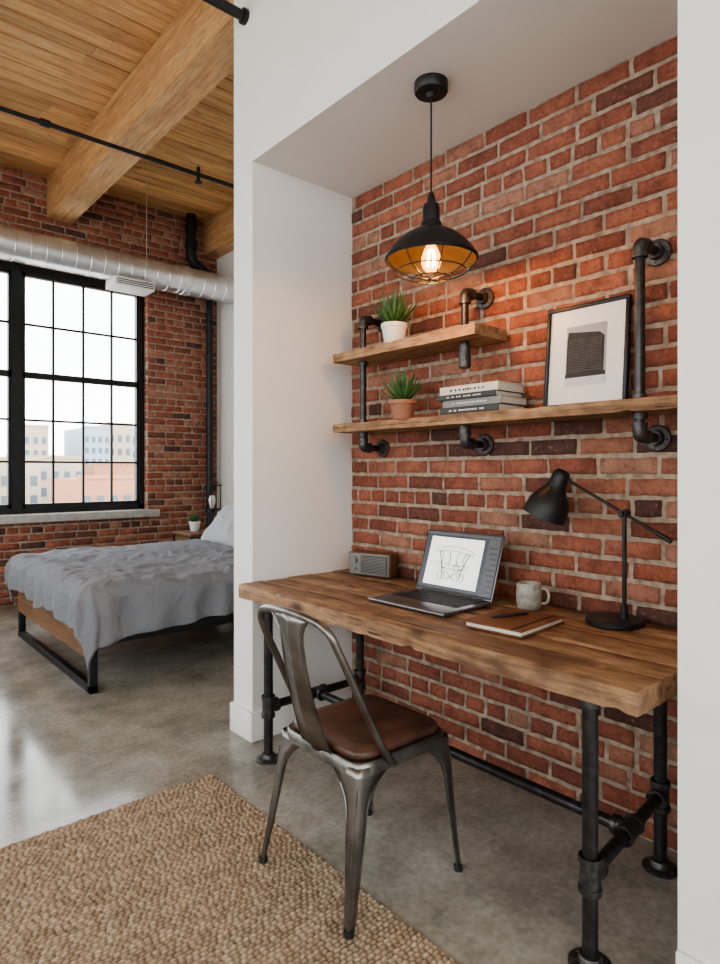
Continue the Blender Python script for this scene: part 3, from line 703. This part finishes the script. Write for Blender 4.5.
# ---------------------------------------------------------------- chair
def chair():
    x0,x1,y0,y1=1.165,1.565,1.345,1.745; zs=.452; cx=(x0+x1)/2; cy=(y0+y1)/2
    def rr(x0,x1,y0,y1,r,n=8):
        o=[]
        for (cx_,cy_,a0) in ((x1-r,y1-r,0),(x0+r,y1-r,90),(x0+r,y0+r,180),(x1-r,y0+r,270)):
            for k in range(n+1):
                a=math.radians(a0+90*k/n); o.append((cx_+r*math.cos(a),cy_+r*math.sin(a)))
        return o
    def loft(name,secs,mat,capb=True,capt=True,angle=45):
        vs=[];fs=[]; m=len(secs[0][0])
        for s,z in secs:
            for i,(x,y) in enumerate(s): vs.append((x,y,z))
        for i in range(len(secs)-1):
            for j in range(m):
                a=i*m+j;b=i*m+(j+1)%m; fs.append((a,b,b+m,a+m))
        if capb: fs.append(list(range(m))[::-1])
        if capt: fs.append([(len(secs)-1)*m+j for j in range(m)])
        return fixn(mk(name,vs,fs,mat,angle=angle))
    ins=lambda d,r:rr(x0+d,x1-d,y0+d,y1-d,r)
    loft('seat_pan',[(ins(.004,.055),zs-.040),(ins(-.002,.06),zs-.036),(ins(0,.06),zs-.006),(ins(.006,.055),zs),(ins(.02,.045),zs-.001)],M['gun'])
    loft('seat_cushion',[(ins(.022,.05),zs-.002),(ins(.014,.06),zs+.006),(ins(.014,.06),zs+.018),(ins(.022,.055),zs+.027),(ins(.06,.05),zs+.031),(ins(.14,.04),zs+.027)],M['leather'],angle=80)
    feet={(-1,-1):(1.105,1.318),(-1,1):(1.105,1.772),(1,-1):(1.585,1.318),(1,1):(1.585,1.772)}
    for (sx,sy),(fx,fy) in feet.items():
        tx=cx+sx*.197; ty=cy+sy*.197; zf=.0125 if sx<0 else .001
        vs=[];fs=[]; K=16
        for i in range(K+1):
            t=i/K; z=zf+(zs-.012-zf)*t
            px=fx+(tx-fx)*t**.9; py=fy+(ty-fy)*t**.9
            w=.017+.034*t+.105*max(0,(t-.72)/.28)**2.2
            r=min(.018,w*.6)
            sec=[(-w,0),(-w*.5-r*.5,0),(-r,0)]+[(-r+r*math.sin(a),-r+r*math.cos(a)) for a in [k*math.pi/10 for k in range(1,5)]]+[(0,-r),(0,-w*.5-r*.5),(0,-w)]
            for (a,b) in sec: vs.append((px+sx*a,py+sy*b,z))
        m=len(vs)//(K+1)
        for i in range(K):
            for j in range(m-1): fs.append((i*m+j,i*m+j+1,i*m+j+1+m,i*m+j+m))
        o=mk('leg',vs,fs,M['gun'],angle=70); md=o.modifiers.new('s','SOLIDIFY'); md.thickness=.004; md.offset=0
        for j in (0,m-1):
            sweep('leg_bead',[vs[i*m+j] for i in range(K-1)],.0035,M['gun'],n=6)
        sweep('leg_rib',[V(vs[i*m+m//2])+V((sx,sy,0))*.001 for i in range(K-1)],.004,M['gun'],n=6)
        lathe('rubber_foot',[(0,0),(.014,0),(.015,.004),(.014,.016),(0,.016)],(fx-sx*.008,fy-sy*.008,zf-.001),M['key'],seg=14)
    sweep('brace',[(x0+.03,y0+.03,zs-.045),(x1-.03,y1-.03,zs-.045)],.006,M['gun'],n=6); sweep('brace',[(x0+.03,y1-.03,zs-.052),(x1-.03,y0+.03,zs-.052)],.006,M['gun'],n=6)
    yl,yr=y1+.006,y0-.006
    half=[(1.30,yr,.425),(1.275,yr,.455),(1.235,yr+.002,.52),(1.165,yr+.008,.66),(1.100,yr+.014,.79),(1.078,yr+.030,.843),(1.068,yr+.085,.869),(1.062,cy,.878)]
    full=half+[(x,2*cy-y,z) for (x,y,z) in half[-2::-1]]
    sweep('back_hoop',smoothpath(full,6),.0115,M['gun'],n=14,angle=80)
    def sheet(name,rows,th=.003):
        vs=[];fs=[]; m=len(rows[0])
        for r in rows: vs+=r
        for i in range(len(rows)-1):
            for j in range(m-1): fs.append((i*m+j,i*m+j+1,i*m+j+1+m,i*m+j+m))
        o=mk(name,vs,fs,M['gun'],angle=80); md=o.modifiers.new('s','SOLIDIFY'); md.thickness=th; md.offset=0; return o
    rows=[]
    for i in range(17):
        t=i/16; z=.440+(.872-.440)*t
        xb=1.172+(1.064-1.172)*(t**.85)-.012*math.sin(math.pi*t)
        w=.054+.018*(1-t)**3+.045*max(0,(t-.82)/.18)**2
        rows.append([(xb-.006*(1-abs(s))-(.006 if abs(s)<.2 else 0),cy+s*w,z) for s in (-1,-.75,-.35,-.15,0,.15,.35,.75,1)])
    sheet('back_splat',rows)
    for s in(-1,1): sweep('splat_bead',[r[0 if s<0 else -1] for r in rows],.004,M['gun'],n=6)
group('metal_cafe_chair',chair)

# ---------------------------------------------------------------- rug
def rug():
    rx0,rx1,ry0,ry1=-.7,1.276,.3,2.427; st=.0036
    nx=int((rx1-rx0)/st); ny=int((ry1-ry0)/st)
    xs=np.linspace(rx0,rx1,nx+1); ys=np.linspace(ry0,ry1,ny+1); X,Y=np.meshgrid(xs,ys)
    p=.0150; q=.022
    wob=.0018*np.sin(X*23+1.3*np.sin(Y*9))+.0012*np.sin(X*61+Y*13)
    yy=(Y+wob)/p; row=np.floor(yy); fy=yy-row
    rs=np.random.RandomState(4); ph=rs.rand(400); 
    ri=(row.astype(int)-int(row.min()))%400
    xx=X/q+ph[ri]*.5+.5*(ri%2)+.15*np.sin(X*37+ri*1.7); cell=np.floor(xx); fx=xx-cell
    ci=(cell.astype(int)*7919+row.astype(int)*104729)%4099
    rc=rs.rand(4099); ra=rs.rand(4099)
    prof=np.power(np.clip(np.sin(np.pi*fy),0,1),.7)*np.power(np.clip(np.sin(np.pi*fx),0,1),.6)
    Z=.003+.0072*prof*(.65+.6*ra[ci])
    ex=np.minimum(np.minimum(X-rx0,rx1-X),np.minimum(Y-ry0,ry1-Y)); Z=np.where(ex<.002,.0008,Z)
    C=np.clip(.34+.42*rc[ci]+.55*(prof-.7),0,1)  # random loop tones, with shade painted darker in the creases between loops
    me=bpy.data.meshes.new('jute_rug'); n=(nx+1)*(ny+1)
    co=np.stack([X,Y,Z],-1).reshape(-1,3).astype(np.float32)
    I=np.arange(n).reshape(ny+1,nx+1); F=np.stack([I[:-1,:-1],I[:-1,1:],I[1:,1:],I[1:,:-1]],-1).reshape(-1)
    nf=nx*ny
    me.vertices.add(n); me.vertices.foreach_set('co',co.ravel()); me.loops.add(nf*4); me.loops.foreach_set('vertex_index',F.astype(np.int32))
    me.polygons.add(nf); me.polygons.foreach_set('loop_start',(np.arange(nf)*4).astype(np.int32)); me.polygons.foreach_set('loop_total',np.full(nf,4,np.int32))
    me.update(calc_edges=True); me.validate()
    me.polygons.foreach_set('use_smooth',np.ones(nf,bool))
    a=me.attributes.new('tone','FLOAT','POINT'); a.data.foreach_set('value',C.ravel().astype(np.float32))
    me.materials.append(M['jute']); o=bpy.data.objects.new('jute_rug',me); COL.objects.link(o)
rug()

# ---------------------------------------------------------------- bed
BX0,BX1,BY0,BY1=1.2,3.32,3.76,5.46
def bed():
    t=.045
    for x in (BX0,BX1-t):
        for y in (BY0,BY1-t): box('leg',x,x+t,y,y+t,0,.33,M['black'],.003)
        box('floor_bar',x,x+t,BY0,BY1,0,t,M['black'],.003)
        box('top_bar',x,x+t,BY0,BY1,.30,.335,M['black'],.003)
    for y in (BY0,BY1-t): box('side_rail',BX0,BX1,y,y+t,.27,.33,M['black'],.003)
    rough_plank('footboard',BX0-.004,BX0+.03,BY0+.05,BY1-.02,.20,.40,M['bedwood'],amp=.001,chip=.0)
    box('headboard',BX1-.02,BX1+.02,BY0,BY1,.3,1.0,M['bedwood'],.006)
    box('slat_deck',BX0+.04,BX1-.03,BY0+.05,BY1-.05,.31,.335,M['bedwood'])
    box('mattress',BX0+.03,BX1-.03,BY0+.02,BY1-.02,.336,.585,M['sheet'],.05,4)
    A=1.72; W=BY1-BY0-.0; nF,nS=.30,.35; st=.018; vs=[];fs=[]
    ax=np.arange(-nF,A+.001,st); bx=np.arange(-nS,W+nS+.001,st); r=.075; zt=.660
    for a in ax:
        for b in bx:
            ey=-b if b<0 else (b-W if b>W else 0); sy=-1 if b<0 else 1; ex=-a if a<0 else 0
            hem=1+.14*noise.noise(V((a*3,b*3,7)))
            if b<W*.5: hem+=.20*math.exp(-(max(a,0)/.35)**2)*(1 if ey>0 else .3)
            ey2=ey*hem; ex2=ex*hem; e=math.hypot(ex2,ey2)
            q=V((a*2.2,b*2.2,.3))
            n1=noise.noise(q)*.030+abs(noise.noise(q*2.3+V((4,0,0))))*-.036+abs(noise.noise(V((a*9+b*4,b*9-a*4,2))))*-.022+abs(noise.noise(V((a*16-b*7,b*14+a*5,5))))*-.013
            x=BX0+.02+max(a,0); y=BY0+.01+min(max(b,0),W-.02); z=zt+n1
            if a>A-.25: z+=.02*math.sin((a-A+.25)/.25*math.pi)
            if e>0:
                if e<r*1.57: o=r*math.sin(e/r); dr=r*(1-math.cos(e/r))
                else: o=r+.012; dr=r+(e-r*1.57)
                s=(a if ex2==0 else 0)+(b if ey2==0 else 0)+ (math.atan2(ey2,ex2)*.25 if ex2>0 and ey2>0 else 0)
                k=min(1,dr/.15); o+=k*(.024*math.sin(s*26+2*noise.noise(V((s*2,dr*2,1))))*.6+.038*noise.noise(V((s*7,dr*3,5))))+k*.012
                x-=o*ex2/e; y+=sy*o*ey2/e; z=zt+n1*(1-k)-dr
            vs.append((x,y,z))
    m=len(bx)
    for i in range(len(ax)-1):
        for j in range(m-1): fs.append((i*m+j,i*m+j+1,i*m+j+1+m,i*m+j+m))
    o=mk('duvet',vs,fs,M['duvet'],angle=None)
    md=o.modifiers.new('s','SOLIDIFY'); md.thickness=.018; md.offset=1
    md=o.modifiers.new('sub','SUBSURF'); md.levels=1; md.render_levels=1
    def pil(name,c,w,h,T,rot,mat,seed):
        vs=[];fs=[];n=22
        Mx=Matrix.Translation(c)@rot
        for sgn in (1,-1):
            for i in range(n+1):
                for j in range(n+1):
                    u=-1+2*i/n; v=-1+2*j/n
                    pin=1-.07*(1-abs(u)**2)*abs(v)**6-.0; pin2=1-.07*(1-abs(v)**2)*abs(u)**6
                    t=T*((1-u**4)*(1-v**4))**.5; t*=1+.25*noise.noise(V((u*2+seed,v*2,sgn)))
                    vs.append(Mx@V((u*w*pin2,v*h*pin,sgn*t)))
        m=(n+1)**2
        for s in range(2):
            for i in range(n):
                for j in range(n):
                    a=s*m+i*(n+1)+j; f=(a,a+1,a+n+2,a+n+1); fs.append(f if s else f[::-1])
        o=mk(name,vs,fs,mat,angle=None); fixn(o)
    ry=lambda d:Matrix.Rotation(math.radians(d),4,'Y')
    for k,yc in enumerate((4.2,5.02)):
        pil('pillow',V((3.08,yc,.84)),.25,.37,.085,ry(-62),M['pillow'],k); pil('pillow',V((2.88,yc+.04,.79)),.25,.37,.085,ry(-48),M['pillow'],k+5)
group('bed',bed)
def night():
    x0,x1,y0,y1=2.78,3.28,5.72,6.16
    box('top',x0,x1,y0,y1,.64,.67,M['bedwood'],.004); box('drawer',x0+.02,x1-.02,y0+.02,y1-.02,.48,.64,M['bedwood'],.004); box('shelf',x0+.02,x1-.02,y0+.02,y1-.02,.16,.18,M['bedwood'],.003)
    for x in (x0+.01,x1-.035):
        for y in (y0+.01,y1-.035): box('leg',x,x+.025,y,y+.025,0,.64,M['black'])
    lathe('knob',[(0,.02),(.012,.02),(.008,0)],(x0+.02,(y0+y1)/2,.56),M['black'],axis=(-1,0,0),seg=12)
group('nightstand',night)
group('potted_plant',plant,(2.95,5.98,.671),.058,.10,.10,M['ceramic'],False,9)
def nl():
    c=V((3.12,5.93,.671)); lathe('base',[(0,0),(.07,0),(.07,.02),(.015,.025),(.012,.18),(.03,.19),(.03,.23),(0,.23)],c,M['black'],seg=24)
    for k in range(6):
        a=k*math.pi/3; d=V((math.cos(a),math.sin(a),0))
        sweep('cage_wire',[c+d*.05+V((0,0,.19)),c+d*.10+V((0,0,.22)),c+d*.10+V((0,0,.47)),c+d*.03+V((0,0,.52))],.005,M['black'],n=6)
    for z,r in ((.22,.10),(.47,.10)):
        sweep('cage_ring',[c+V((r*math.cos(t),r*math.sin(t),z)) for t in [k*math.pi/12 for k in range(25)]],.005,M['black'],n=6,cap=False)
    lathe('bulb',[(.012,.23),(.03,.28),(.036,.32),(.024,.36),(0,.37)],c,M['ceramic'],seg=16)
group('bedside_cage_lamp',nl)

# ---------------------------------------------------------------- city outside
def city():
    def bl(x,x1,y,d,h,m,base=-18,fw=1.6,fh=2.6):
        w=x1-x; box('building',x,x+w,y,y+d,base,h,M[m]); bb=[]
        nx=max(2,int(w/fw)); z=h-fh*.8
        while z>max(base+2,-10):
            for i in range(nx): bb.append((x+w*(i+.25)/nx,x+w*(i+.72)/nx,y-.08,y,z-fh*.5,z))
            z-=fh
        boxes('building_windows',bb,M['bldw'])
        box('roof_parapet',x-.1,x+w+.1,y-.1,y+.4,h,h+.3,M[m])
    bl(22.6,26,100,10,7.6,'bld1',fw=1.0,fh=1.9); bl(17,21.5,110,10,5.0,'bld2',fw=1.3,fh=2); bl(31,35,100,10,7.8,'bld2',fw=.9,fh=1.7); bl(36,40,104,10,8.8,'bld1',fw=1.2,fh=2.2)
    bl(26.5,30.6,120,10,4.2,'bld1',fw=1.2,fh=2); bl(44,52,115,10,9.5,'bld2'); bl(4,13,100,12,6,'bld1'); bl(-14,-4,100,12,8,'bld2'); bl(-40,-22,90,12,9,'bld1'); bl(58,78,120,14,14,'bld2')
    bl(10,16,64,10,2.2,'bld1',fw=1.1,fh=1.8); bl(15.2,19.4,50,8,.6,'bld3',fw=1.0,fh=1.6); bl(19.6,27,58,10,.1,'bld1'); bl(17,23,74,10,2.6,'bld1',fw=1.1,fh=1.8); bl(26,33,80,10,2.0,'bld3',fw=1.2,fh=1.9)
    bl(6,14,44,12,-2.6,'bld3',fw=1.2,fh=1.8); bl(14.4,24,38,8,-2.4,'bld1',fw=1.2,fh=1.8); bl(-10,3,50,12,-1.0,'bld1'); bl(36,56,70,12,2.5,'bld3')
    box('street',-120,160,20,300,-18.2,-18,M['street'])
group('city_buildings',city)

# ---------------------------------------------------------------- light
w=bpy.data.worlds.new('sky'); S.world=w; w.use_nodes=True; nt=w.node_tree; bg=nt.nodes['Background']
tc=N(nt,'ShaderNodeTexCoord'); sp=N(nt,'ShaderNodeSeparateXYZ'); L(nt,tc.outputs['Generated'],sp.inputs[0])
r=ramp(nt,[(.0,(.74,.70,.64)),(.48,(.90,.88,.86)),(.52,(1,.99,.97)),(1,(.84,.91,1.0))]); mr=N(nt,'ShaderNodeMapRange'); mr.inputs['From Min'].default_value=-1; L(nt,sp.outputs['Z'],mr.inputs['Value']); L(nt,mr.outputs[0],r.inputs[0]); L(nt,r.outputs[0],bg.inputs[0]); bg.inputs[1].default_value=7.3
def portal(name,loc,rot,sx,sy):
    l=bpy.data.lights.new(name,'AREA'); l.shape='RECTANGLE'; l.size=sx; l.size_y=sy; l.cycles.is_portal=True
    o=bpy.data.objects.new(name,l); o.location=loc; o.rotation_euler=rot; COL.objects.link(o)
h=math.pi/2
for a in WH: portal('window_portal',((a[0]+a[1])/2,YW+.25,(a[2]+a[3])/2),(-h,0,0),a[1]-a[0],a[3]-a[2])
for a in WL: portal('window_portal',(XL-.19,(a[0]+a[1])/2,(a[2]+a[3])/2),(0,-h,0),a[3]-a[2],a[1]-a[0])
for a in WB: portal('window_portal',((a[0]+a[1])/2,YB-.19,(a[2]+a[3])/2),(h,0,0),a[1]-a[0],a[3]-a[2])

# ---------------------------------------------------------------- camera
cam=bpy.data.cameras.new('camera'); co=bpy.data.objects.new('camera',cam); COL.objects.link(co)
co.location=(0,0,1.3); co.rotation_euler=(h,0,math.radians(-41.04)); cam.sensor_width=36; cam.lens=626/964*36; cam.shift_y=-12/964; cam.clip_start=.05; cam.clip_end=600
S.camera=co
S.view_settings.view_transform='AgX'; S.view_settings.look='AgX - Medium High Contrast'; S.view_settings.exposure=0.12
